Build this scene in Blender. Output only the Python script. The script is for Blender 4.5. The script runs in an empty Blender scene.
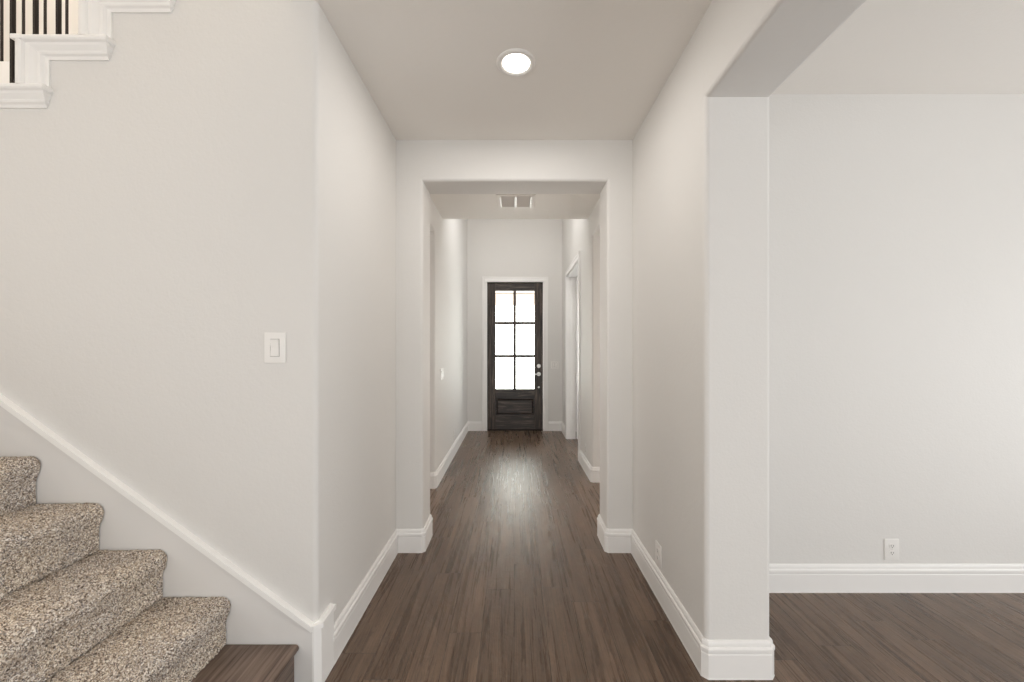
import bpy, bmesh, math, random
import numpy as np
from mathutils import Vector

SC = bpy.context.scene
COL = SC.collection
PI = math.pi
random.seed(7)

# ------------------------------------------------------------------ camera
H = 1.367                                   # eye height
cam_d = bpy.data.cameras.new('camera')
cam_d.sensor_width = 36.0
cam_d.lens = 405.0 / 1024 * 36.0
cam_d.shift_x = -2.0 / 1024
cam_d.shift_y = 7.0 / 1024
cam_d.clip_start = 0.02
cam = bpy.data.objects.new('camera', cam_d)
COL.objects.link(cam)
cam.location = (0, 0, H)
cam.rotation_euler = (PI / 2, 0, 0)
SC.camera = cam

# ------------------------------------------------------------------ colour management
SC.view_settings.view_transform = 'Standard'
SC.view_settings.look = 'None'
SC.view_settings.gamma = 1.0
SC.view_settings.use_curve_mapping = False
SC.view_settings.exposure = 0.12
SC.cycles.max_bounces = 10
SC.cycles.diffuse_bounces = 7
SC.cycles.glossy_bounces = 4
SC.cycles.transparent_max_bounces = 8
SC.cycles.use_denoising = True
SC.cycles.sample_clamp_indirect = 6.0

# ------------------------------------------------------------------ world, daylight and added fill lamps
W = bpy.data.worlds.new('overcast_sky')
SC.world = W
W.use_nodes = True
wn = W.node_tree.nodes
wn['Background'].inputs[0].default_value = (1.0, 0.97, 0.92, 1)
wn['Background'].inputs[1].default_value = 8.0


def area(name, loc, rot, sx, sy, power, col=(1, 1, 1), spread=180):
    d = bpy.data.lights.new(name, 'AREA')
    d.shape = 'RECTANGLE'
    d.size = sx
    d.size_y = sy
    d.energy = power
    d.color = col
    d.spread = math.radians(spread)
    o = bpy.data.objects.new(name, d)
    COL.objects.link(o)
    o.location = loc
    o.rotation_euler = rot
    return o


FWD = (math.radians(114), 0, 0)             # shines towards +Y and a little up
COOL = (0.94, 0.975, 1.0)
WARM = (1.0, 0.96, 0.91)
area('living_area_fill', (0.3, -3.85, 1.4), FWD, 6.0, 2.2, 140, COOL)  # added fill from behind, tilted up to lift the ceiling; no window built
area('daylight_side_window', (4.35, -0.2, 1.3), (math.radians(105), 0, PI / 2), 3.8, 2.0, 80, COOL)  # upward tilt adds fill on the ceiling
area('stair_fill', (-3.5, -1.6, 1.4), (math.radians(105), 0, -PI / 2), 2.6, 1.9, 38, (1, .97, .93))  # added fill to brighten the stairs, in front of a solid wall
area('stairwell_daylight', (-2.2, 1.9, 5.3), (0, 0, 0), 2.0, 2.0, 52, (1, .93, .84))
area('dining_room_daylight', (-3.0, 3.6, 1.4), (math.radians(95), 0, -PI / 2), 1.4, 1.8, 24, (1, .94, .89))
area('side_hall_daylight', (2.9, 3.6, 1.4), (math.radians(95), 0, PI / 2), 1.2, 1.8, 22, (1, .94, .89))
area('study_daylight', (2.9, 5.4, 1.4), (math.radians(100), 0, PI / 2), 1.3, 1.8, 32, COOL)
area('foyer_ceiling_fill', (0.0, 4.95, 3.66), (math.radians(38), 0, 0), 1.2, 1.0, 23, (1, .98, .96), 165)  # added fill hung under the foyer ceiling, aimed at the front wall


# ------------------------------------------------------------------ materials
def lin(*c):
    return tuple(((x / 255) / 12.92 if x / 255 <= .04045 else ((x / 255 + .055) / 1.055) ** 2.4) for x in c) + (1,)


def new_mat(name, col, rough=.6, metal=0.0, spec=.5):
    m = bpy.data.materials.new(name)
    m.use_nodes = True
    b = m.node_tree.nodes['Principled BSDF']
    b.inputs['Base Color'].default_value = col
    b.inputs['Roughness'].default_value = rough
    b.inputs['Metallic'].default_value = metal
    b.inputs['Specular IOR Level'].default_value = spec
    return m, m.node_tree, b


def nd(t, kind, **kw):
    n = t.nodes.new(kind)
    for k, v in kw.items():
        if k.startswith('i_'):
            n.inputs[int(k[2:])].default_value = v
        else:
            setattr(n, k, v)
    return n


def objcoord(t, scale=(1, 1, 1), rot=(0, 0, 0)):
    tc = t.nodes.new('ShaderNodeNewGeometry')
    mp = t.nodes.new('ShaderNodeMapping')
    mp.inputs['Scale'].default_value = scale
    mp.inputs['Rotation'].default_value = rot
    t.links.new(tc.outputs['Position'], mp.inputs['Vector'])
    return mp.outputs[0]


def noise(t, vec, scale, detail=3, rough=.5, dist=0.0):
    n = t.nodes.new('ShaderNodeTexNoise')
    n.inputs['Scale'].default_value = scale
    n.inputs['Detail'].default_value = detail
    n.inputs['Roughness'].default_value = rough
    n.inputs['Distortion'].default_value = dist
    t.links.new(vec, n.inputs['Vector'])
    return n


def bump(t, b, h, strength, dist, prev=None):
    n = t.nodes.new('ShaderNodeBump')
    n.inputs['Strength'].default_value = strength
    n.inputs['Distance'].default_value = dist
    t.links.new(h, n.inputs['Height'])
    if prev:
        t.links.new(prev, n.inputs['Normal'])
    if b:
        t.links.new(n.outputs[0], b.inputs['Normal'])
    return n.outputs[0]


def ramp(t, fac, stops, interp='LINEAR'):
    r = t.nodes.new('ShaderNodeValToRGB')
    r.color_ramp.interpolation = interp
    e = r.color_ramp.elements
    while len(e) < len(stops):
        e.new(.5)
    for el, (p, c) in zip(e, stops):
        el.position = p
        el.color = c
    t.links.new(fac, r.inputs[0])
    return r.outputs[0]


def mix(t, a, b, fac, mode='MIX'):
    n = t.nodes.new('ShaderNodeMix')
    n.data_type = 'RGBA'
    n.blend_type = mode
    for sock, v in ((n.inputs[0], fac), (n.inputs[6], a), (n.inputs[7], b)):
        if hasattr(v, 'is_linked') or hasattr(v, 'links'):
            t.links.new(v, sock)
        else:
            sock.default_value = v
    return n.outputs[2]


def wall_paint(name, col):
    m, t, b = new_mat(name, col, .62, 0, .3)
    v = objcoord(t)
    n = noise(t, v, 95, 3, .6)
    n2 = noise(t, v, 38, 2, .5)
    p = bump(t, None, n.outputs[0], .22, .0035)
    bump(t, b, n2.outputs[0], .15, .004, p)
    return m


M_WALL = wall_paint('greige_wall_paint', (.735, .718, .693, 1))
M_CEIL = wall_paint('greige_ceiling_paint', (.87, .84, .80, 1))
M_TRIM, _, _ = new_mat('white_trim_paint', (.85, .835, .815, 1), .35, 0, .4)
M_CAP, _, _ = new_mat('white_cap_paint', (.93, .92, .90, 1), .35, 0, .4)
M_SKIRT, _, _ = new_mat('skirt_board_paint', (.78, .765, .745, 1), .4, 0, .4)
M_PLATE, _, _ = new_mat('white_plate_plastic', (.83, .81, .78, 1), .3, 0, .5)
M_SLOT, _, _ = new_mat('dark_slot', (.06, .055, .05, 1), .6)
M_GAP, _, _ = new_mat('grey_seam', (.35, .33, .31, 1), .6)
M_GAP2, _, _ = new_mat('vent_shadow_grey', (.74, .71, .675, 1), .5)
M_IRON, _, _ = new_mat('dark_bronze_iron', lin(30, 21, 16), .45, .2, .4)
M_NICKEL, _, _ = new_mat('satin_nickel', (.75, .73, .70, 1), .28, 1.0)
M_CONC, _, _ = new_mat('porch_concrete', (.66, .64, .61, 1), .8)
M_PORCH, _, _ = new_mat('tan_porch_beam', (.86, .76, .71, 1), .7)
M_PORCHC, _, _ = new_mat('porch_ceiling_white', (.75, .74, .73, 1), .7)

# floor planks
M_FLOOR, t, b = new_mat('dark_oak_planks', (.1, .08, .06, 1), .33, 0, .5)
geo = t.nodes.new('ShaderNodeNewGeometry')
sep = t.nodes.new('ShaderNodeSeparateXYZ')
t.links.new(geo.outputs['Position'], sep.inputs[0])
cmb = t.nodes.new('ShaderNodeCombineXYZ')
row = nd(t, 'ShaderNodeMath', operation='DIVIDE')
t.links.new(sep.outputs[0], row.inputs[0])
row.inputs[1].default_value = .155
rowf = nd(t, 'ShaderNodeMath', operation='FLOOR')
t.links.new(row.outputs[0], rowf.inputs[0])
wnz = nd(t, 'ShaderNodeTexWhiteNoise', noise_dimensions='1D')
t.links.new(rowf.outputs[0], wnz.inputs['W'])
sh = nd(t, 'ShaderNodeMath', operation='MULTIPLY_ADD')
t.links.new(wnz.outputs[0], sh.inputs[0])
sh.inputs[1].default_value = 1.25
t.links.new(sep.outputs[1], sh.inputs[2])
t.links.new(sh.outputs[0], cmb.inputs[0])
t.links.new(sep.outputs[0], cmb.inputs[1])


def bricks(c1, c2, mort):
    br = t.nodes.new('ShaderNodeTexBrick')
    br.offset = .37
    br.offset_frequency = 2
    br.squash = 1
    br.inputs['Scale'].default_value = 1
    br.inputs['Brick Width'].default_value = 1.25
    br.inputs['Row Height'].default_value = .155
    br.inputs['Mortar Size'].default_value = mort
    br.inputs['Mortar Smooth'].default_value = .3
    br.inputs['Bias'].default_value = 0
    br.inputs['Color1'].default_value = c1
    br.inputs['Color2'].default_value = c2
    br.inputs['Mortar'].default_value = (0, 0, 0, 1)
    t.links.new(cmb.outputs[0], br.inputs['Vector'])
    return br


br = bricks((0, 0, 0, 1), (1, 1, 1, 1), .0011)
# per plank shift of the grain
off = t.nodes.new('ShaderNodeVectorMath')
off.operation = 'MULTIPLY_ADD'
t.links.new(br.outputs[0], off.inputs[0])
off.inputs[1].default_value = (3.1, 7.7, 5.0)
t.links.new(geo.outputs['Position'], off.inputs[2])
mp = nd(t, 'ShaderNodeMapping')
mp.inputs['Scale'].default_value = (22, .75, 1)
t.links.new(off.outputs[0], mp.inputs[0])
g1 = noise(t, mp.outputs[0], 1.6, 6, .62, .6)
mp2 = nd(t, 'ShaderNodeMapping')
mp2.inputs['Scale'].default_value = (190, 1.6, 1)
t.links.new(off.outputs[0], mp2.inputs[0])
g2 = noise(t, mp2.outputs[0], 1.4, 3, .6, .2)
mp3 = nd(t, 'ShaderNodeMapping')
mp3.inputs['Scale'].default_value = (5, 1.2, 1)
t.links.new(off.outputs[0], mp3.inputs[0])
g3 = noise(t, mp3.outputs[0], 1.5, 3, .55, 1.2)
basec = ramp(t, g1.outputs[0], [(.26, lin(66, 52, 42)), (.44, lin(96, 78, 64)), (.6, lin(116, 97, 82)), (.78, lin(86, 70, 57))])
fine = ramp(t, g2.outputs[0], [(.34, (.62, .60, .58, 1)), (.58, (1.10, 1.10, 1.10, 1))])
c = mix(t, basec, fine, .75, 'MULTIPLY')
big = ramp(t, g3.outputs[0], [(.3, (.78, .78, .78, 1)), (.7, (1.12, 1.1, 1.08, 1))])
c = mix(t, c, big, .8, 'MULTIPLY')
tone = ramp(t, br.outputs[0], [(0, (.86, .84, .82, 1)), (1, (1.14, 1.13, 1.12, 1))])
c = mix(t, c, tone, 1.0, 'MULTIPLY')
mp4 = nd(t, 'ShaderNodeMapping')
mp4.inputs['Scale'].default_value = (11, .8, 1)
t.links.new(off.outputs[0], mp4.inputs[0])
g4 = noise(t, mp4.outputs[0], 1.5, 4, .6, 1.4)
W1 = (1, 1, 1, 1)
D1 = (.60, .58, .56, 1)
lines = ramp(t, g4.outputs[0], [(.36, W1), (.385, D1), (.40, W1), (.47, W1), (.49, D1), (.505, W1), (.57, W1), (.59, D1), (.61, W1)])
c = mix(t, c, lines, .8, 'MULTIPLY')
c = mix(t, c, (1.13, 1.13, 1.13, 1), 1.0, 'MULTIPLY')
c = mix(t, c, lin(38, 30, 25), br.outputs[1])
t.links.new(c, b.inputs['Base Color'])
mw = nd(t, 'ShaderNodeMapping')
mw.inputs['Scale'].default_value = (20, 13, 1)
t.links.new(off.outputs[0], mw.inputs[0])
gw = noise(t, mw.outputs[0], 1.0, 3, .55, 1.0)
p = bump(t, None, g2.outputs[0], .7, .0018)
p = bump(t, None, gw.outputs[0], .6, .0042, p)
inv = nd(t, 'ShaderNodeMath', operation='SUBTRACT')
inv.inputs[0].default_value = 1
t.links.new(br.outputs[1], inv.inputs[1])
bump(t, b, inv.outputs[0], .5, .001, p)
rr = nd(t, 'ShaderNodeMapRange')
rr.inputs['To Min'].default_value = .22
rr.inputs['To Max'].default_value = .34
t.links.new(g1.outputs[0], rr.inputs[0])
t.links.new(rr.outputs[0], b.inputs['Roughness'])


# wood of the bottom step (grain runs along its length, towards the viewer)
M_STEP, t, b = new_mat('dark_oak_step', (.1, .08, .06, 1), .38, 0, .4)
v = objcoord(t, (60, 2.2, 60))
g = noise(t, v, 1.3, 5, .6, .5)
c = ramp(t, g.outputs[0], [(.3, lin(74, 60, 51)), (.5, lin(112, 95, 84)), (.7, lin(134, 117, 105))])
t.links.new(c, b.inputs['Base Color'])
bump(t, b, g.outputs[0], .25, .001)

# carpet
M_CARPET, t, b = new_mat('speckled_frieze_carpet', (.4, .35, .3, 1), .95, 0, .1)
v = objcoord(t)
dn = noise(t, v, 120, 2, .5)
add = nd(t, 'ShaderNodeVectorMath', operation='MULTIPLY_ADD')
t.links.new(dn.outputs[1], add.inputs[0])
add.inputs[1].default_value = (.006, .006, .006)
t.links.new(v, add.inputs[2])
vo = nd(t, 'ShaderNodeTexVoronoi')
vo.inputs['Scale'].default_value = 300
t.links.new(add.outputs[0], vo.inputs['Vector'])
sp = nd(t, 'ShaderNodeSeparateColor')
t.links.new(vo.outputs['Color'], sp.inputs[0])
c1 = ramp(t, sp.outputs[0], [(0, lin(92, 81, 73)), (.13, lin(140, 126, 114)), (.28, lin(188, 174, 158)),
                             (.55, lin(216, 205, 192)), (.72, lin(240, 234, 226)), (.90, lin(160, 154, 151))], 'CONSTANT')
n2 = noise(t, v, 5, 2, .5)
tint = ramp(t, n2.outputs[0], [(.35, (1.02, 1.02, 1.03, 1)), (.65, (1.12, 1.09, 1.04, 1))])
c1 = mix(t, c1, tint, 1.0, 'MULTIPLY')
t.links.new(c1, b.inputs['Base Color'])
nb = noise(t, v, 260, 2, .6)
bump(t, b, nb.outputs[0], .6, .003)

# front door stain
M_DOOR, t, b = new_mat('espresso_stained_alder', (.03, .025, .02, 1), .38, 0, .5)
v = objcoord(t, (34, 34, 2.2))
g = noise(t, v, 1.2, 5, .65, .8)
v2 = objcoord(t, (3, 3, 3))
k = noise(t, v2, 1.4, 3, .6, .6)
c = ramp(t, g.outputs[0], [(.34, lin(28, 22, 19)), (.52, lin(64, 54, 47)), (.68, lin(112, 98, 87))])
c = mix(t, c, ramp(t, k.outputs[0], [(.35, (.7, .66, .62, 1)), (.7, (1.15, 1.12, 1.1, 1))]), .9, 'MULTIPLY')
t.links.new(c, b.inputs['Base Color'])
bump(t, b, g.outputs[0], .5, .0015)

# same stain, grain running sideways (rails and the lower panel)
M_DOORH, t, b = new_mat('espresso_stained_alder_rail', (.03, .025, .02, 1), .36, 0, .5)
v = objcoord(t, (2.2, 34, 34))
g = noise(t, v, 1.2, 5, .65, .8)
c = ramp(t, g.outputs[0], [(.34, lin(24, 19, 17)), (.52, lin(54, 46, 41)), (.68, lin(108, 96, 86))])
t.links.new(c, b.inputs['Base Color'])
bump(t, b, g.outputs[0], .5, .0015)

# window glass
M_GLASS = bpy.data.materials.new('clear_glass')
M_GLASS.use_nodes = True
t = M_GLASS.node_tree
t.nodes.clear()
o_ = t.nodes.new('ShaderNodeOutputMaterial')
tr = t.nodes.new('ShaderNodeBsdfTransparent')
tr.inputs[0].default_value = (.93, .96, .95, 1)
gl = t.nodes.new('ShaderNodeBsdfGlossy')
gl.inputs['Roughness'].default_value = .03
fr = t.nodes.new('ShaderNodeFresnel')
fr.inputs[0].default_value = 1.45
mx = t.nodes.new('ShaderNodeMixShader')
t.links.new(fr.outputs[0], mx.inputs[0])
t.links.new(tr.outputs[0], mx.inputs[1])
t.links.new(gl.outputs[0], mx.inputs[2])
t.links.new(mx.outputs[0], o_.inputs[0])

# glowing lens of the ceiling light
M_LENS = bpy.data.materials.new('lit_lens')
M_LENS.use_nodes = True
bb = M_LENS.node_tree.nodes['Principled BSDF']
bb.inputs['Base Color'].default_value = (.9, .9, .88, 1)
bb.inputs['Emission Color'].default_value = (1, .94, .85, 1)
bb.inputs['Emission Strength'].default_value = 7.0


# ------------------------------------------------------------------ mesh helpers
def mesh_obj(name, verts, faces, mat, parent=None, smooth=True, angle=35, mats=None):
    me = bpy.data.meshes.new(name)
    me.from_pydata([tuple(v) for v in verts], [], faces)
    me.update()
    bm = bmesh.new()
    bm.from_mesh(me)
    bmesh.ops.recalc_face_normals(bm, faces=bm.faces)
    bm.to_mesh(me)
    bm.free()
    if smooth:
        me.polygons.foreach_set('use_smooth', [True] * len(me.polygons))
        me.set_sharp_from_angle(angle=math.radians(angle))
    me.materials.append(mat)
    for m in (mats or []):
        me.materials.append(m)
    o = bpy.data.objects.new(name, me)
    COL.objects.link(o)
    if parent:
        o.parent = parent
    return o


class MB:
    """collects geometry for one mesh object"""
    def __init__(s):
        s.v, s.f = [], []

    def add(s, verts, faces):
        n = len(s.v)
        s.v += [tuple(v) for v in verts]
        s.f += [tuple(i + n for i in f) for f in faces]
        return s

    def box(s, x0, x1, y0, y1, z0, z1, bev=0.0):
        if bev <= 0:
            v = [(x, y, z) for z in (z0, z1) for y in (y0, y1) for x in (x0, x1)]
            f = [(0, 1, 3, 2), (4, 6, 7, 5), (0, 4, 5, 1), (2, 3, 7, 6), (0, 2, 6, 4), (1, 5, 7, 3)]
            return s.add(v, f)
        bm = bmesh.new()
        bmesh.ops.create_cube(bm, size=1)
        for w in bm.verts:
            w.co = Vector(((x0 + x1) / 2 + w.co.x * (x1 - x0), (y0 + y1) / 2 + w.co.y * (y1 - y0), (z0 + z1) / 2 + w.co.z * (z1 - z0)))
        bmesh.ops.bevel(bm, geom=list(bm.edges), offset=bev, segments=3, profile=.5, affect='EDGES')
        bm.verts.index_update()
        s.add([w.co[:] for w in bm.verts], [tuple(q.index for q in f.verts) for f in bm.faces])
        bm.free()
        return s

    def prism(s, pts, a, b, axis='z'):
        """closed 2D outline extruded from a to b along an axis"""
        n = len(pts)

        def P(p, h):
            return {'z': (p[0], p[1], h), 'y': (p[0], h, p[1]), 'x': (h, p[0], p[1])}[axis]
        v = [P(p, a) for p in pts] + [P(p, b) for p in pts]
        f = [tuple(range(n)), tuple(range(2 * n - 1, n - 1, -1))]
        f += [(i, (i + 1) % n, n + (i + 1) % n, n + i) for i in range(n)]
        return s.add(v, f)

    def lathe(s, prof, c, axis='z', n=40):
        """profile (r, h) revolved about an axis through c"""
        v = []
        for r, h in prof:
            for i in range(n):
                a = 2 * PI * i / n
                p, q = r * math.cos(a), r * math.sin(a)
                v.append({'z': (c[0] + p, c[1] + q, c[2] + h), 'y': (c[0] + p, c[1] + h, c[2] + q), 'x': (c[0] + h, c[1] + p, c[2] + q)}[axis])
        f = []
        for j in range(len(prof) - 1):
            for i in range(n):
                f.append((j * n + i, j * n + (i + 1) % n, (j + 1) * n + (i + 1) % n, (j + 1) * n + i))
        f.append(tuple(range(n)))
        f.append(tuple((len(prof) - 1) * n + i for i in range(n)))
        return s.add(v, f)

    def build(s, name, mat, parent=None, **k):
        return mesh_obj(name, s.v, s.f, mat, parent, **k)


def rounded(pts, seg=10):
    """pts: (x, y) or (x, y, r); returns outline with those corners rounded"""
    out = []
    n = len(pts)
    for i, p in enumerate(pts):
        if len(p) < 3 or p[2] <= 0:
            out.append((p[0], p[1]))
            continue
        r = p[2]
        c = Vector(p[:2])
        a = (Vector(pts[i - 1][:2]) - c).normalized()
        b_ = (Vector(pts[(i + 1) % n][:2]) - c).normalized()
        ctr = c + (a + b_) * r
        s0, s1 = c + a * r - ctr, c + b_ * r - ctr
        for k in range(seg + 1):
            q = k / seg * PI / 2
            w = s0 * math.cos(q) + s1 * math.sin(q)
            out.append((ctr.x + w.x, ctr.y + w.y))
    return out


def chamfer(path, cuts, c=.012):
    """replace path corners whose index is in cuts with a short diagonal facet"""
    out = []
    for i, p in enumerate(path):
        if i in cuts:
            P = Vector(p)
            out.append(tuple(P + (Vector(path[i - 1]) - P).normalized() * c))
            out.append(tuple(P + (Vector(path[i + 1]) - P).normalized() * c))
        else:
            out.append(p)
    return out


def sweep(mb, path, prof, side=1):
    """profile (p = out from the wall, z = up) along a plan path; side=+1 left of travel"""
    pts = [Vector(p) for p in path]
    n = len(pts)
    nor = []
    for i in range(n - 1):
        d = (pts[i + 1] - pts[i]).normalized()
        nor.append(Vector((-d.y, d.x)) * side)
    m = []
    for i in range(n):
        if i == 0:
            m.append(nor[0])
        elif i == n - 1:
            m.append(nor[-1])
        else:
            m.append((nor[i - 1] + nor[i]) / (1 + nor[i - 1].dot(nor[i])))
    k = len(prof)
    v = []
    for P, mm in zip(pts, m):
        for q, z in prof:
            w = P + mm * q
            v.append((w.x, w.y, z))
    f = []
    for i in range(n - 1):
        for j in range(k):
            a, b_ = i * k + j, i * k + (j + 1) % k
            f.append((a, b_, b_ + k, a + k))
    f.append(tuple(range(k)))
    f.append(tuple((n - 1) * k + j for j in range(k)))
    return mb.add(v, f)


def struct(o):
    o['kind'] = 'structure'
    if o.type == 'MESH' and o.data.materials[0] == M_WALL:
        w_ = o.modifiers.new('weighted', 'WEIGHTED_NORMAL')
        w_.keep_sharp = True
    return o


def empty(name, loc=(0, 0, 0), rz=0):
    o = bpy.data.objects.new(name, None)
    o.empty_display_size = .05
    COL.objects.link(o)
    o.location = loc
    o.rotation_euler = (0, 0, rz)
    return o


def tag(o, label, cat, group=None):
    o['label'] = label
    o['category'] = cat
    if group:
        o['group'] = group
    return o


def part_label(o, s):
    o['label'] = s
    return o


# ------------------------------------------------------------------ dimensions
CZ = 2.763                 # 9 ft ceiling
XL, XR = -.791, .796        # hall walls
YA = 1.627                 # stair wall plane
YP, XP = 1.684, 1.070        # right pillar face, thickness
YR = 2.277                  # right room wall
Y1, Y2 = 2.717, 2.965      # cased arch
AL, AR, AZ = -.611, .624, 2.488
YV = 4.383                  # end of low ceiling
YF = 6.69                  # front wall
FZ = 3.70
R = .02
OL, OR_, OZ = 3.95, 4.13, 2.51   # side openings
XFL = -.77

# ------------------------------------------------------------------ floor
struct(MB().box(-4.0, 4.7, -4.2, 6.74, -.1, 0).build('floor', M_FLOOR, smooth=False))

# ------------------------------------------------------------------ walls
RISE, RUN = .1915, .2495
# stair wall with stepped top: (x of riser line, top z)
wl = MB()
out = [(-3.6, 0), (XL - R, 0), (XL - R, 3.5)]
xs, zs = [], []
xk, zk = -1.961, 2.408     # riser between tread 2.400 and 2.590
x = xk - RUN * 6
z = zk - RISE * 6
steps = []
while z < 3.6:
    steps.append((x, z))    # riser at x rises from z to z+RISE
    x += RUN
    z += RISE
top = [(-3.6, steps[0][1] - .03)]
for (sx, sz) in steps:
    if sx + .02 > XL - R:
        break
    top.append((sx + .02, sz - .03))
    top.append((sx + .02, sz + RISE - .03))
lastz = top[-1][1]
outline = [(-3.6, 0), (XL - R, 0), (XL - R, lastz)] + top[::-1]
wl.prism(outline, YA, YA + .12, 'y')
corner = rounded([(XL - R, YA), (XL, YA, R), (XL, Y1 + .02), (XL - .12, Y1 + .02), (XL - .12, YA + .12), (XL - R, YA + .12)])
wl.prism(corner, 0, CZ + .02)
struct(wl.build('wall_left', M_WALL))

wr = MB()
pl = rounded([(XR, YP, R), (XP, YP, R), (XP, YR), (4.6, YR), (4.6, YR + .12), (XR + .13, YR + .12), (XR + .13, Y1 + .02), (XR, Y1 + .02)])
wr.prism(pl, 0, CZ + .05)
struct(wr.build('wall_right', M_WALL))

hd = MB()
sec = rounded([(XR - .0005, CZ + .05), (XR - .0005, 2.411, R), (XP + .0005, 2.411, R), (XP + .0005, CZ + .05)])
hd.prism(sec, -1.6, YP + .01, 'y')
struct(hd.build('trim_1', M_WALL))           # dropped header over the side opening

ar = MB()
lp = rounded([(AL, Y1, R), (AL, Y2, R), (-2.9, Y2), (-2.9, Y1 + .05), (XL - .05, Y1 + .05), (XL - .05, Y1)])
ar.prism(lp, 0, CZ + .02)
rp = rounded([(AR, Y1, R), (XR + .05, Y1), (XR + .05, Y1 + .05), (2.9, Y1 + .05), (2.9, Y2), (AR, Y2, R)])
ar.prism(rp, 0, CZ + .02)
hs = rounded([(Y1 - .0005, CZ + .02), (Y1 - .0005, AZ, R), (Y2 + .0005, AZ, R), (Y2 + .0005, CZ + .02)])
ar.prism(hs, AL - .022, AR + .022, 'x')
struct(ar.build('wall_arch', M_WALL))

# passage / foyer side walls
fl = MB()
fl.prism(rounded([(XFL, OL, R), (XFL, YF + .03), (XFL - .13, YF + .03), (XFL - .13, OL, R)]), 0, FZ)
ls = rounded([(XFL - .13, CZ + .1), (XFL - .13, OZ, R), (XFL, OZ, R), (XFL, CZ + .1)])
fl.prism(ls, Y2 - .05, OL + .021, 'y')
struct(fl.build('wall_foyer_left', M_WALL))

DY0, DY1, DZ = 4.93, 6.10, 2.45          # side doorway
fr_ = MB()
fr_.prism(rounded([(XR, OR_, R), (XR, DY0), (XR + .13, DY0), (XR + .13, OR_, R)]), 0, FZ)
fr_.box(XR, XR + .13, DY0, DY1, DZ, FZ)
fr_.box(XR, XR + .13, DY1, YF + .03, 0, FZ)
rs = rounded([(XR, CZ + .1), (XR, OZ, R), (XR + .13, OZ, R), (XR + .13, CZ + .1)])
fr_.prism(rs, Y2 - .05, OR_ + .021, 'y')
struct(fr_.build('wall_foyer_right', M_WALL))

# front wall with the door opening
DX0, DX1, DTZ = -.447, .484, 2.462
fw = MB()
fw.box(-1.0, DX0, YF, YF + .16, 0, FZ)
fw.box(DX1, 1.0, YF, YF + .16, 0, FZ)
fw.box(DX0, DX1, YF, YF + .16, DTZ, FZ)
struct(fw.build('wall_front', M_WALL, smooth=False))

# walls of the adjoining rooms and the living room behind
def slab(name, *b, mat=None):
    m = MB()
    for q in b:
        m.box(*q)
    return struct(m.build(name, mat or M_WALL, smooth=False))


slab('wall_dining', (-3.2, -3.08, 2.935, 6.7, 0, 2.8), (-3.2, -.9, 6.6, 6.72, 0, 2.8))
slab('wall_side_hall', (3.0, 3.12, 2.935, 6.7, 0, 2.8), (.92, 3.0, 4.62, 4.74, 0, 2.8), (.92, 3.0, 6.6, 6.72, 0, 2.8))
slab('wall_stair_end', (-3.72, -3.6, -4.1, 4.0, 0, 5.4))
slab('wall_living_right', (4.45, 4.57, -4.1, 2.36, 0, 2.9))
slab('wall_living_back', (-3.7, 4.57, -4.12, -4.0, 0, 2.9))
slab('wall_stairwell', (-3.6, -.4, 3.6, 3.72, 2.9, 5.4), (-.52, -.4, 1.7, 3.6, 2.9, 5.4),
     (-.9, -.8, .4, 1.6, CZ + .02, 5.4), (-3.6, -.8, .3, .4, CZ + .02, 5.4))

# ceilings
slab('ceiling', (-.90, XR + .02, -4.1, YV, CZ, CZ + .05), (-3.7, -.90, -4.1, .4, CZ, CZ + .05),
     (-3.2, -.9, 2.935, 6.7, 2.75, 2.8), (XR + .13, 3.1, 2.935, 6.7, 2.75, 2.8), mat=M_CEIL)
slab('ceiling_right', (XR + .02, 4.57, -4.1, YR + .1, 2.795, 2.84), mat=M_CEIL)
slab('ceiling_foyer', (-1.0, 1.0, YV - .1, YF + .1, FZ, FZ + .05), mat=M_CEIL)
slab('wall_foyer_back', (-1.0, 1.0, YV - .12, YV, CZ + .001, FZ))
slab('ceiling_stairwell', (-3.7, -.4, .3, 3.7, 5.4, 5.45), mat=M_CEIL)

# ------------------------------------------------------------------ baseboards
BB = [(0, 0), (.017, 0), (.017, .004), (.0155, .006), (.0155, .100), (.0135, .103), (.0135, .107), (.0175, .110), (.0185, .115), (.0180, .125),
      (.0150, .130), (.0115, .132), (.0115, .135), (.0105, .144), (.0075, .151), (.004, .154), (0, .154)]


def board(name, *paths, side=1):
    mb = MB()
    for path, cuts in paths:
        sweep(mb, chamfer(path, cuts), BB, side)
    return struct(mb.build(name, M_TRIM, angle=28))


board('baseboard_right', ([(4.44, YR), (XP, YR), (XP, YP), (XR, YP), (XR, Y1), (AR, Y1), (AR, Y2), (1.6, Y2)], {2, 3, 5, 6}))
board('baseboard_left', ([(XL, YA + .115), (XL, Y1), (AL, Y1), (AL, Y2), (-1.6, Y2)], {2, 3}), side=-1)
board('baseboard_foyer_left', ([(XFL - .13, 5.5), (XFL - .13, OL), (XFL, OL), (XFL, YF), (DX0 - .085, YF)], {1, 2}), side=-1)
board('baseboard_foyer_right', ([(XR + .13, 4.6), (XR + .13, OR_), (XR, OR_), (XR, DY0 - .088)], {1, 2}),
      ([(XR, DY1 + .088), (XR, YF), (DX1 + .085, YF)], {}), side=1)

# skirt board climbing beside the stairs, returning round the wall corner
SL = .731
ZC = .256                       # top of skirt at the corner


def ztop(xx):
    return ZC + (XL - xx) * SL


sk = MB()
xe = XL - .012
skirt = [(-3.55, 0), (xe, 0), (xe, ztop(xe) - .022), (-3.55, ztop(-3.55) - .022)]
sb_ = MB()
sb_.prism(skirt, YA - .013, YA + .002, 'y')
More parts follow.
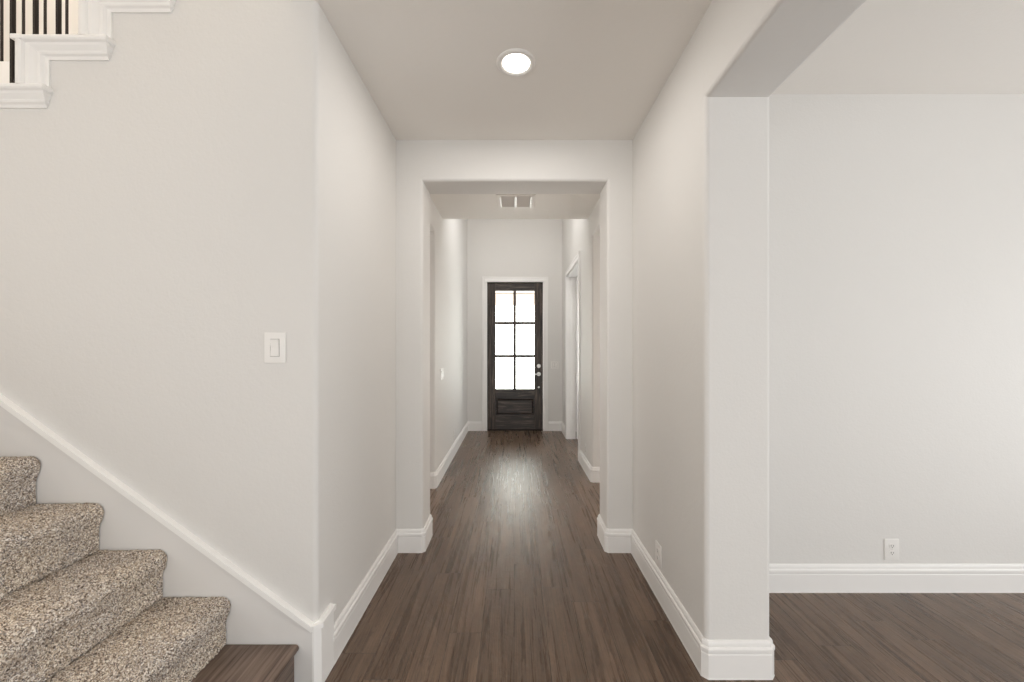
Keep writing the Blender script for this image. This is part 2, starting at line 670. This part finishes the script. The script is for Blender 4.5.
# cap on the slope: bead over the board
capo = [(-3.55, ztop(-3.55) - .024), (xe, ztop(xe) - .024), (xe, ztop(xe)), (-3.55, ztop(-3.55))]
sk.prism(capo, YA - .026, YA + .002, 'y')
#capi = [(-3.55, ztop(-3.55) - .003), (xe, ztop(xe) - .003), (xe, ztop(xe) + .004), (-3.55, ztop(-3.55) + .004)]
#sk.prism(capi, YA - .010, YA + .002, 'y')
blk = [(0, 0), (.016, 0), (.014, ZC - .014), (.025, ZC - .012), (.025, ZC + .009), (.010, ZC + .010), (.010, ZC + .014), (0, ZC + .014)]
sweep(sk, chamfer([(XL - .013, YA), (XL, YA), (XL, YA + .118)], {1}), blk, -1)
struct(sk.build('trim_2', M_CAP, smooth=False))
struct(sb_.build('trim_6', M_SKIRT, smooth=False))

# ------------------------------------------------------------------ lower carpeted staircase
st = empty('staircase', (-1.5, 1.05, 0))
tag(st, 'lower stair flight in speckled beige carpet climbing left beside the white skirt board', 'stairs')
YN, YW = .50, YA - .016


def inv(o, root):
    """keeps world coordinates while parented"""
    o.parent = root
    o.matrix_parent_inverse = root.matrix_basis.inverted()
    return o


bpy.context.view_layer.update()
TOPZ = [.377, .564, .749, .935]
NOSE = [-1.127, -1.379, -1.632, -1.883]
for k in range(4, 7):
    TOPZ.append(TOPZ[-1] + .1835)
    NOSE.append(NOSE[-1] - .2535)
rng = np.random.default_rng(3)


def carpet_profile(nx, zt, zb, xb):
    """closed path order: riser bottom -> nose -> tread back"""
    p = []
    rx = nx - .018
    p.append((rx, zb))
    p.append((rx - .001, zt - .105))
    p.append((rx + .003, zt - .085))
    p.append((rx + .011, zt - .068))
    p.append((nx - .003, zt - .052))
    cz, cx, r = zt - .034, nx - .034, .034
    for i in range(9):
        a = math.radians(-14 + i * (104 / 8))
        p.append((cx + r * math.cos(a), cz + r * math.sin(a)))
    p.append((nx - .09, zt - .001))
    p.append((xb, zt - .002))
    return p


def resample(p, step):
    out = []
    for a, b_ in zip(p[:-1], p[1:]):
        L = math.dist(a, b_)
        n = max(1, round(L / step))
        for i in range(n):
            out.append((a[0] + (b_[0] - a[0]) * i / n, a[1] + (b_[1] - a[1]) * i / n))
    out.append(p[-1])
    return np.array(out)


def blur(a, n):
    for _ in range(n):
        a = (a + np.roll(a, 1, 0) + np.roll(a, -1, 0) + np.roll(a, 1, 1) + np.roll(a, -1, 1)) / 5
    return a


for k, (nx, zt) in enumerate(zip(NOSE, TOPZ)):
    zb = (.188 if k == 0 else TOPZ[k - 1]) - .004
    xb = nx - .2535 - .012
    q = carpet_profile(nx, zt, zb, xb)
    st_ = .0042 if k < 5 else .02
    pr = resample(q, st_)
    m = len(pr)
    ny = int((YW - YN) / st_)
    ys = np.linspace(YN, YW, ny)
    tan = np.gradient(pr, axis=0)
    nrm = np.stack([tan[:, 1], -tan[:, 0]], 1)
    nrm /= np.linalg.norm(nrm, axis=1)[:, None] + 1e-9
    d = rng.uniform(-1, 1, (m, ny)) * .0036 + blur(rng.uniform(-1, 1, (m, ny)), 3) * .008
    d[:, -1] *= .3
    X = pr[:, 0][:, None] + nrm[:, 0][:, None] * d
    Z = pr[:, 1][:, None] + nrm[:, 1][:, None] * d
    Y = np.repeat(ys[None, :], m, 0) + rng.uniform(-.0015, .0015, (m, ny))
    Y[:, -1] = YW
    V = np.stack([X, Y, Z], 2).reshape(-1, 3)
    idx = np.arange(m * ny).reshape(m, ny)
    F = np.stack([idx[:-1, :-1], idx[:-1, 1:], idx[1:, 1:], idx[1:, :-1]], 2).reshape(-1, 4)
    verts = V.tolist()
    faces = [tuple(f) for f in F.tolist()]
    # near side cheek and the back closing faces
    n0 = len(verts)
    verts += [(xb, YN, zb), (xb, YW, zb)]
    faces.append(tuple(idx[:, 0].tolist()) + (n0,))
    faces.append((int(idx[-1, 0]), int(idx[-1, -1]), n0 + 1, n0))
    o = mesh_obj('carpet_step', verts, faces, M_CARPET, angle=180)
    inv(o, st)
# timber carriage under the carpet
cb = MB()
pts = [(NOSE[0] - .04, .0)]
z0 = TOPZ[0] - .02
for k in range(len(NOSE)):
    pts.append((NOSE[k] - .045, TOPZ[k] - .02))
    if k + 1 < len(NOSE):
        pts.append((NOSE[k + 1] - .045, TOPZ[k] - .02))
pts += [(-3.5, TOPZ[-1] - .02), (-3.5, 0)]
cb.prism(pts, YN + .01, YW - .002, 'y')
inv(cb.build('carriage', M_TRIM, smooth=False), st)

# bottom step of dark wood
ws = empty('wooden_step', (-1.0, 1.05, 0))
tag(ws, 'dark stained wooden bottom step with a rounded nosing, below the carpeted flight', 'step')
bpy.context.view_layer.update()
tr_ = MB()
nz, nxw = .188, -.855
tp = [(-1.145, nz - .028), (nxw - .008, nz - .028)]
for i in range(9):
    a = math.radians(-90 + i * 180 / 8)
    tp.append((nxw - .012 + .012 * math.cos(a), nz - .014 + .014 * math.sin(a)))
tp.append((-1.145, nz))
tr_.prism(tp, YN, YW - .001, 'y')
inv(tr_.build('tread', M_STEP, angle=40), ws)
inv(MB().box(-.900, -.874, YN + .01, YW - .001, 0, nz - .028).build('riser', M_STEP, smooth=False), ws)
inv(MB().box(-1.148, -.900, YN + .01, YW - .001, 0, nz - .0285).build('step_core', M_STEP, smooth=False), ws)

# ------------------------------------------------------------------ upper flight: stepped trim, treads, balusters
us = empty('staircase', (-1.5, 2.1, 2.4))
tag(us, 'upper stair flight in top left corner with white stepped moulding above the wall', 'stairs')
bpy.context.view_layer.update()
MP = [(0, .036), (.006, .040), (.014, .040), (.020, .036), (.024, .028), (.034, .027), (.044, .020), (.050, .015), (.054, .019), (.062, .017),
      (.068, .009), (.080, .007), (.080, 0)]
PX = 1.25
for (sx, sz) in steps:
    if sz < 1.5 or sx > -1.0:
        continue
    mb = MB()
    zh = sz + RISE
    V, n = [], len(MP)
    rows = []
    lip = .05
    for (u, p_) in MP:
        e = sx + RUN + .088 + max(0, p_ - .007) * .7
        rows.append([(sx + PX * u, YA - p_, sz - .002), (sx + PX * u, YA - p_, zh - u), (e, YA - p_, zh - u), (e, YA + .01, zh - u)])
    for c4 in rows:
        V += c4
    F = []
    for i in range(n - 1):
        for j in range(3):
            a = i * 4 + j
            F.append((a, a + 1, a + 5, a + 4))
    mb.add(V, F)
    e = rows[0][2][0]
    # top of the bracket and inner riser side, closing the moulding to the wall
    mb.add([(sx, YA - .036, sz), (sx, YA - .036, zh), (sx, YA + .06, zh), (sx, YA + .06, sz)], [(0, 1, 2, 3)])
    mb.add([(sx - .012, YA - .036, zh), (e, YA - .036, zh), (e, YA + .06, zh), (sx - .012, YA + .06, zh)], [(0, 1, 2, 3)])
    # little nosing stub past the riser
    mb.box(sx - .014, sx + .03, YA - .043, YA + .06, zh - .020, zh, .004)
    inv(mb.build('stair_moulding', M_TRIM, smooth=False), us)
    tb = MB()
    tb.box(sx - .01, sx + RUN + .01, YA + .06, 2.60, zh - .035, zh, .008)
    tb.box(sx + .012, sx + .03, YA + .06, 2.60, sz - .02, zh - .03)
    inv(tb.build('tread', M_CARPET), us)

rl = empty('stair_railing', (-2.0, YA + .05, 2.4))
tag(rl, 'dark iron balusters standing on the white stepped treads, nearest row', 'railing')
bpy.context.view_layer.update()


def baluster(xc, yc, z0, z1, w, root):
    m = MB()
    m.box(xc - w / 2, xc + w / 2, yc - w / 2, yc + w / 2, z0, z1, .002)
    return inv(m.build('baluster', M_IRON, smooth=False), root)


def tread_z(xx):
    zz = None
    for (sx, sz) in steps:
        if xx > sx - .02:
            zz = sz + RISE
    return zz


SLP = RISE / RUN
bx_ = -2.070 - .0945 * 3
YB = YA + .046
while bx_ < -1.3:
    zt = tread_z(bx_)
    baluster(bx_, YB, zt, 2.59 + .93 + (bx_ + 1.95) * SLP, .0135, rl)
    bx_ += .0945
hr = MB()
xa, xb2 = -2.45, -1.2
za, zb2 = 2.59 + .93 + (xa + 1.95) * SLP, 2.59 + .93 + (xb2 + 1.95) * SLP
hr.prism([(xa, za - .02), (xb2, zb2 - .02), (xb2, zb2 + .05), (xa, za + .05)], YB - .03, YB + .03, 'y')
inv(hr.build('handrail', M_STEP, smooth=False), rl)

YG = 2.66
lr = empty('stair_railing', (-2.2, YG, 3.2))
tag(lr, 'dark iron balusters seen behind the nearest row, on the landing curb', 'railing')
bpy.context.view_layer.update()
gx = -3.364 - .1425
while gx < -1.5:
    baluster(gx, YG, 3.20, 4.2, .0118, lr)
    gx += .1425
inv(MB().box(-3.55, -1.3, YG - .03, YG + .03, 4.2, 4.26, .01).build('handrail', M_STEP), lr)
slab('trim_3', (-3.6, -.52, YG - .07, YG + .07, 2.80, 3.20), mat=M_TRIM)
slab('floor_landing', (-3.6, -.52, YG - .05, 3.7, 2.80, 3.05), mat=M_CARPET)

# ------------------------------------------------------------------ front door
d1 = empty('door_1', (.025, YF + .05, 0))
d1['kind'] = 'structure'
bpy.context.view_layer.update()
S = 60.54


def dx(px):
    return (px - 514) / S


def dz(py):
    return H + (348 - py) / S


y0, y1 = YF + .035, YF + .08
xl, xr_ = dx(487.1), dx(543.0)
gx0, gx1 = dx(495.4), dx(534.6)
gz0, gz1 = dz(389.2), dz(290.6)
zt = DTZ - .006
fm = MB()
fm.box(xl, gx0, y0, y1, .012, zt, .003)
fm.box(gx1, xr_, y0, y1, .012, zt, .003)
inv(fm.build('stile', M_DOOR, smooth=False), d1)
rm = MB()
rm.box(gx0, gx1, y0, y1, gz1, zt, .003)
rm.box(gx0, gx1, y0, y1, dz(398.2), gz0, .003)
rm.box(gx0, gx1, y0, y1, .012, dz(416.0), .003)
inv(rm.build('rail', M_DOORH, smooth=False), d1)
mu = MB()
mxm = dx(514.7)
mu.box(mxm - .023, mxm + .023, y0 - .002, y1 - .004, gz0, gz1, .003)
for py in (322.9, 356.2):
    mu.box(gx0, mxm - .02, y0 + .004, y1 - .004, dz(py) - .023, dz(py) + .023, .003)
    mu.box(mxm + .02, gx1, y0 + .004, y1 - .004, dz(py) - .023, dz(py) + .023, .003)
inv(mu.build('muntin', M_DOOR, smooth=False), d1)
gls = MB()
gls.box(gx0, gx1, (y0 + y1) / 2 - .002, (y0 + y1) / 2 + .002, gz0, gz1)
inv(gls.build('glass_pane', M_GLASS, smooth=False), d1)
# lower raised panel: recessed ground, sloped field
pz0, pz1 = dz(416.0), dz(398.2)
rp_ = MB()


def frustum(mb, xa, xb_, za, zb_, ya, inset, yb):
    v = [(xa, ya, za), (xb_, ya, za), (xb_, ya, zb_), (xa, ya, zb_),
         (xa + inset, yb, za + inset), (xb_ - inset, yb, za + inset), (xb_ - inset, yb, zb_ - inset), (xa + inset, yb, zb_ - inset)]
    mb.add(v, [(4, 5, 6, 7), (0, 1, 5, 4), (1, 2, 6, 5), (2, 3, 7, 6), (3, 0, 4, 7), (0, 3, 2, 1)])


rp_.box(gx0, gx1, y0 + .036, y1 - .005, pz0, pz1)
frustum(rp_, gx0 + .022, gx1 - .022, pz0 + .022, pz1 - .022, y0 + .036, .022, y0 + .006)
inv(rp_.build('raised_panel', M_DOORH, smooth=False), d1)
# hardware
hx = dx(538.9)
db = MB().lathe([(.001, -.022), (.022, -.022), (.026, -.016), (.033, -.010), (.034, 0)], (hx, y0, dz(366.1)), 'y', 28)
inv(db.build('deadbolt', M_NICKEL), d1)
lv = MB().lathe([(.001, -.012), (.030, -.012), (.034, -.006), (.034, 0)], (hx, y0, dz(374.2)), 'y', 28)
lv.lathe([(.001, -.058), (.011, -.058), (.012, -.012)], (hx, y0, dz(374.2)), 'y', 18)
lv.box(hx - .095, hx + .012, y0 - .060, y0 - .044, dz(374.2) - .010, dz(374.2) + .010, .005)
inv(lv.build('lever_handle', M_NICKEL), d1)
rb = MB().lathe([(.001, -.006), (.014, -.006), (.017, 0)], (hx, y0, dz(387.4)), 'y', 20)
inv(rb.build('latch_rosette', M_NICKEL), d1)
inv(MB().box(DX0, DX1, YF + .002, YF + .16, 0, .014, .003).build('threshold', M_IRON), d1)

# jamb and casing
CAS = [(0, 0), (0, .017), (.012, .020), (.020, .018), (.060, .014), (.068, .018), (.080, .018), (.085, .014), (.085, 0)]   # (u outward, p)


def casing(mb, a0, a1, ztop_, plane, axis, sgn):
    """U shaped casing; a = coordinate along the wall; plane = wall face; sgn = direction it projects"""
    rows = []
    for u, p_ in CAS:
        q = plane + sgn * p_
        pts_ = [(a0 - u, 0), (a0 - u, ztop_ + u), (a1 + u, ztop_ + u), (a1 + u, 0)]
        rows.append([((a, q, z) if axis == 'x' else (q, a, z)) for a, z in pts_])
    V = [v for r_ in rows for v in r_]
    n = len(CAS)
    F = []
    for i in range(n):
        for j in range(3):
            a, b_ = i * 4 + j, ((i + 1) % n) * 4 + j
            F.append((a, a + 1, b_ + 1, b_))
    F.append(tuple(i * 4 for i in range(n)))
    F.append(tuple(i * 4 + 3 for i in range(n)))
    mb.add(V, F)


cm = MB()
casing(cm, DX0 - .001 + .006, DX1 + .001 - .006, DTZ - .006, YF + .001, 'x', -1)
cm.box(DX0, xl - .003, YF, YF + .16, 0, DTZ)
cm.box(xr_ + .003, DX1, YF, YF + .16, 0, DTZ)
cm.box(DX0, DX1, YF, YF + .16, zt + .002, DTZ + .002)
struct(cm.build('trim_4', M_TRIM, smooth=False))

# side doorway: casing, jamb, leaf open into the study
cs = MB()
casing(cs, DY0 + .006, DY1 - .006, DZ - .006, XR + .001, 'y', -1)
cs.box(XR - .001, XR + .131, DY0 - .002, DY0 + .018, 0, DZ)
cs.box(XR - .001, XR + .131, DY1 - .018, DY1 + .002, 0, DZ)
cs.box(XR - .001, XR + .131, DY0, DY1, DZ - .018, DZ + .002)
cs.box(XR + .05, XR + .085, DY1 - .030, DY1 - .018, 0, DZ - .02)
struct(cs.build('trim_5', M_TRIM, smooth=False))
d2 = empty('door_2', (XR + .14, DY1 - .06, 0))
d2['kind'] = 'structure'
bpy.context.view_layer.update()
leaf = MB()
lx0, lx1, ly0, ly1 = XR + .140, XR + 1.15, DY1 - .062, DY1 - .024
leaf.box(lx0, lx0 + .12, ly0, ly1, .01, DZ - .03, .003)
leaf.box(lx1 - .12, lx1, ly0, ly1, .01, DZ - .03, .003)
for a, b_ in ((.01, .22), (1.0, 1.14), (DZ - .15, DZ - .03)):
    leaf.box(lx0 + .12, lx1 - .12, ly0, ly1, a, b_, .003)
leaf.box(lx0 + .12, lx1 - .12, ly0 + .012, ly1 - .012, .2, DZ - .1)
inv(leaf.build('door_leaf', M_TRIM, smooth=False), d2)
for hz in (.26, .92, 1.55, 2.22):
    h_ = MB()
    h_.box(XR + .128, XR + .1395, DY1 - .062, DY1 - .018, hz - .05, hz + .05, .001)
    h_.lathe([(.001, -.052), (.0065, -.052), (.0065, .052), (.001, .052)], (XR + .134, DY1 - .066, hz), 'z', 12)
    inv(part_label(h_.build('hinge', M_NICKEL), 'satin nickel hinge'), d2)

# ------------------------------------------------------------------ outside the front door
slab('floor_porch', (-3, 3, YF + .16, 11.5, -.16, -.02), mat=M_CONC)
pb = MB().box(-2.6, 2.6, 8.60, 8.85, 2.29, 2.52, .01).build('porch_beam', M_PORCH)
tag(pb, 'tan porch beam seen through the top panes of the front door', 'beam')
slab('ceiling_porch', (-2.6, 2.6, YF + .17, 8.85, 2.53, 2.58), mat=M_PORCHC)
slab('wall_porch', (-2.72, -2.6, YF + .1, 8.9, -.02, 2.6), (2.6, 2.72, YF + .1, 8.9, -.02, 2.6), mat=M_PORCH)


# ------------------------------------------------------------------ switches and outlets  (built facing -Y at the origin, then turned)
def plate_mesh(w, h):
    m = MB()
    m.box(-w / 2, w / 2, -.0055, 0, -h / 2, h / 2, .002)
    return m


def place(o, loc, rz):
    o.location = loc
    o.rotation_euler = (0, 0, rz)


def switch(loc, rz, gangs, label, w1=.085):
    r_ = empty('light_switch')
    tag(r_, label, 'light switch')
    w = w1 + (gangs - 1) * .046
    m = plate_mesh(w, .121)
    m.build('wall_plate', M_PLATE, r_)
    for g_ in range(gangs):
        cx = (g_ - (gangs - 1) / 2) * .046
        k_ = MB()
        # frame ring and rocker wedge
        k_.box(cx - .0185, cx + .0185, -.0062, -.005, -.0355, .0355)
        k_.build('switch_frame', M_GAP, r_, smooth=False)
        q_ = MB()
        v = [(cx - .0165, -.0085, -.0335), (cx + .0165, -.0085, -.0335), (cx + .0165, -.0065, 0), (cx - .0165, -.0065, 0),
             (cx + .0165, -.0115, .0335), (cx - .0165, -.0115, .0335),
             (cx - .0165, -.004, -.0335), (cx + .0165, -.004, -.0335), (cx + .0165, -.004, .0335), (cx - .0165, -.004, .0335)]
        q_.add(v, [(0, 1, 2, 3), (3, 2, 4, 5), (0, 6, 7, 1), (5, 4, 8, 9), (0, 3, 5, 9, 6), (1, 7, 8, 4, 2), (6, 9, 8, 7)])
        q_.build('rocker', M_PLATE, r_, smooth=False)
    place(r_, loc, rz)
    return r_


def outlet(loc, rz, label):
    r_ = empty('power_outlet')
    tag(r_, label, 'outlet')
    plate_mesh(.083, .118).build('wall_plate', M_PLATE, r_)
    for s in (-1, 1):
        k_ = MB()
        outl = []
        for i in range(20):
            a = 2 * PI * i / 20
            outl.append((max(-.0165, min(.0165, .0185 * math.cos(a))), s * .0195 + .0145 * math.sin(a)))
        k_.prism(outl, -.0075, -.005, 'y')
        rc = k_.build('receptacle', M_PLATE, r_, smooth=False)
        sl = MB()
        sl.box(-.0075, -.0050, -.0079, -.0070, s * .0195 - .001, s * .0195 + .008)
        sl.box(.0050, .0075, -.0079, -.0070, s * .0195 - .001, s * .0195 + .007)
        sl.box(-.0025, .0025, -.0079, -.0070, s * .0195 - .009, s * .0195 - .005, .0001)
        part_label(sl.build('slot', M_SLOT, rc, smooth=False), 'dark plug slots')
    MB().lathe([(.001, -.0065), (.003, -.0065), (.003, -.005)], (0, 0, 0), 'y', 12).build('screw', M_NICKEL, r_)
    place(r_, loc, rz)
    return r_


switch(((275.6 - 514) / 249, YA, 1.368), 0, 1, 'single white rocker switch on the stair wall above the slanted skirt board')
switch((.672, YF, 1.088), 0, 2, 'double white rocker switch beside the front door')
switch((XFL, 4.32, 1.09), PI / 2, 3, 'wide white switch plate on the left foyer wall')
outlet((2.12, YR, .236), 0, 'white power outlet facing the viewer on the right room wall above the baseboard')
outlet((XR, 2.225, .235), -PI / 2, 'white power outlet on the right hall wall just before the arch')
outlet((XR, 4.46, .25), -PI / 2, 'small white power outlet low on the right wall beyond the arch')
outlet((XFL, 5.18, .26), PI / 2, 'small white power outlet low on the left foyer wall')

# ------------------------------------------------------------------ recessed ceiling light
rc_ = empty('ceiling_light', (.0105, 1.984, CZ))
tag(rc_, 'round white recessed ceiling light glowing in the hall ceiling', 'ceiling light')
MB().lathe([(.0745, -.001), (.0755, -.006), (.084, -.0085), (.094, -.006), (.0975, 0), (.0975, .002)], (0, 0, 0), 'z', 64)
trm = MB()
prof = [(.0665, -.001), (.0675, -.003), (.078, -.0085), (.088, -.008), (.095, -.005), (.0975, -.0005), (.0975, .001)]
nn = 64
V = []
for r0, h0 in prof:
    for i in range(nn):
        a = 2 * PI * i / nn
        V.append((r0 * math.cos(a), r0 * math.sin(a), h0))
Fc = [(j * nn + i, j * nn + (i + 1) % nn, (j + 1) * nn + (i + 1) % nn, (j + 1) * nn + i) for j in range(len(prof)) for i in range(nn) if j < len(prof) - 1]
trm.add(V, Fc)
trm.build('trim_ring', M_PLATE, rc_, angle=60)
ln = MB().lathe([(.001, -.0052), (.05, -.0045), (.067, -.002), (.067, -.0005)], (0, 0, 0), 'z', 64)
part_label(ln.build('lens', M_LENS, rc_, angle=60), 'glowing white lens')
sp_ = bpy.data.lights.new('recessed_lamp', 'AREA')
sp_.shape = 'DISK'
sp_.size = .14
sp_.energy = 7.8
sp_.color = WARM
so = bpy.data.objects.new('recessed_lamp', sp_)
COL.objects.link(so)
so.location = (.0105, 1.984, CZ - .009)

# ------------------------------------------------------------------ ceiling register
vt = empty('ceiling_vent', (.016, 3.84, CZ))
tag(vt, 'white metal air register on the low ceiling beyond the arch', 'vent')
hw, hl = .178, .165
f_ = MB()
t_ = .026
for b4 in ((-hw, hw, -hl, -hl + t_), (-hw, hw, hl - t_, hl), (-hw, -hw + t_, -hl + t_, hl - t_), (hw - t_, hw, -hl + t_, hl - t_)):
    f_.box(b4[0], b4[1], b4[2], b4[3], -.010, 0, .002)
f_.build('frame', M_CEIL, vt, smooth=False)
MB().box(-.011, .011, -hl + t_, hl - t_, -.016, 0, .002).build('centre_bar', M_PLATE, vt, smooth=False)
for s in (-1, 1):
    MB().box(s * (hw - t_ - .008) - .009, s * (hw - t_ - .008) + .009, -hl + t_, hl - t_, -.016, 0, .002).build('end_bar', M_PLATE, vt, smooth=False)
ny_ = 10
for i in range(ny_):
    yy = -hl + t_ + .012 + i * (2 * hl - 2 * t_ - .02) / (ny_ - 1)
    m = MB()
    a = math.radians(40)
    c_, s_ = math.cos(a) * .011, math.sin(a) * .009
    m.prism([(yy - c_, -.001 + 0), (yy + c_, -.001 - s_ * 1.3), (yy + c_, -.0022 - s_ * 1.3), (yy - c_, -.0025)], -hw + t_, hw - t_, 'x')
    m.build('louvre', M_GAP2, vt, smooth=False)
MB().box(-hw + .01, hw - .01, -hl + .01, hl - .01, -.0006, .001).build('backing', M_GAP, vt, smooth=False)
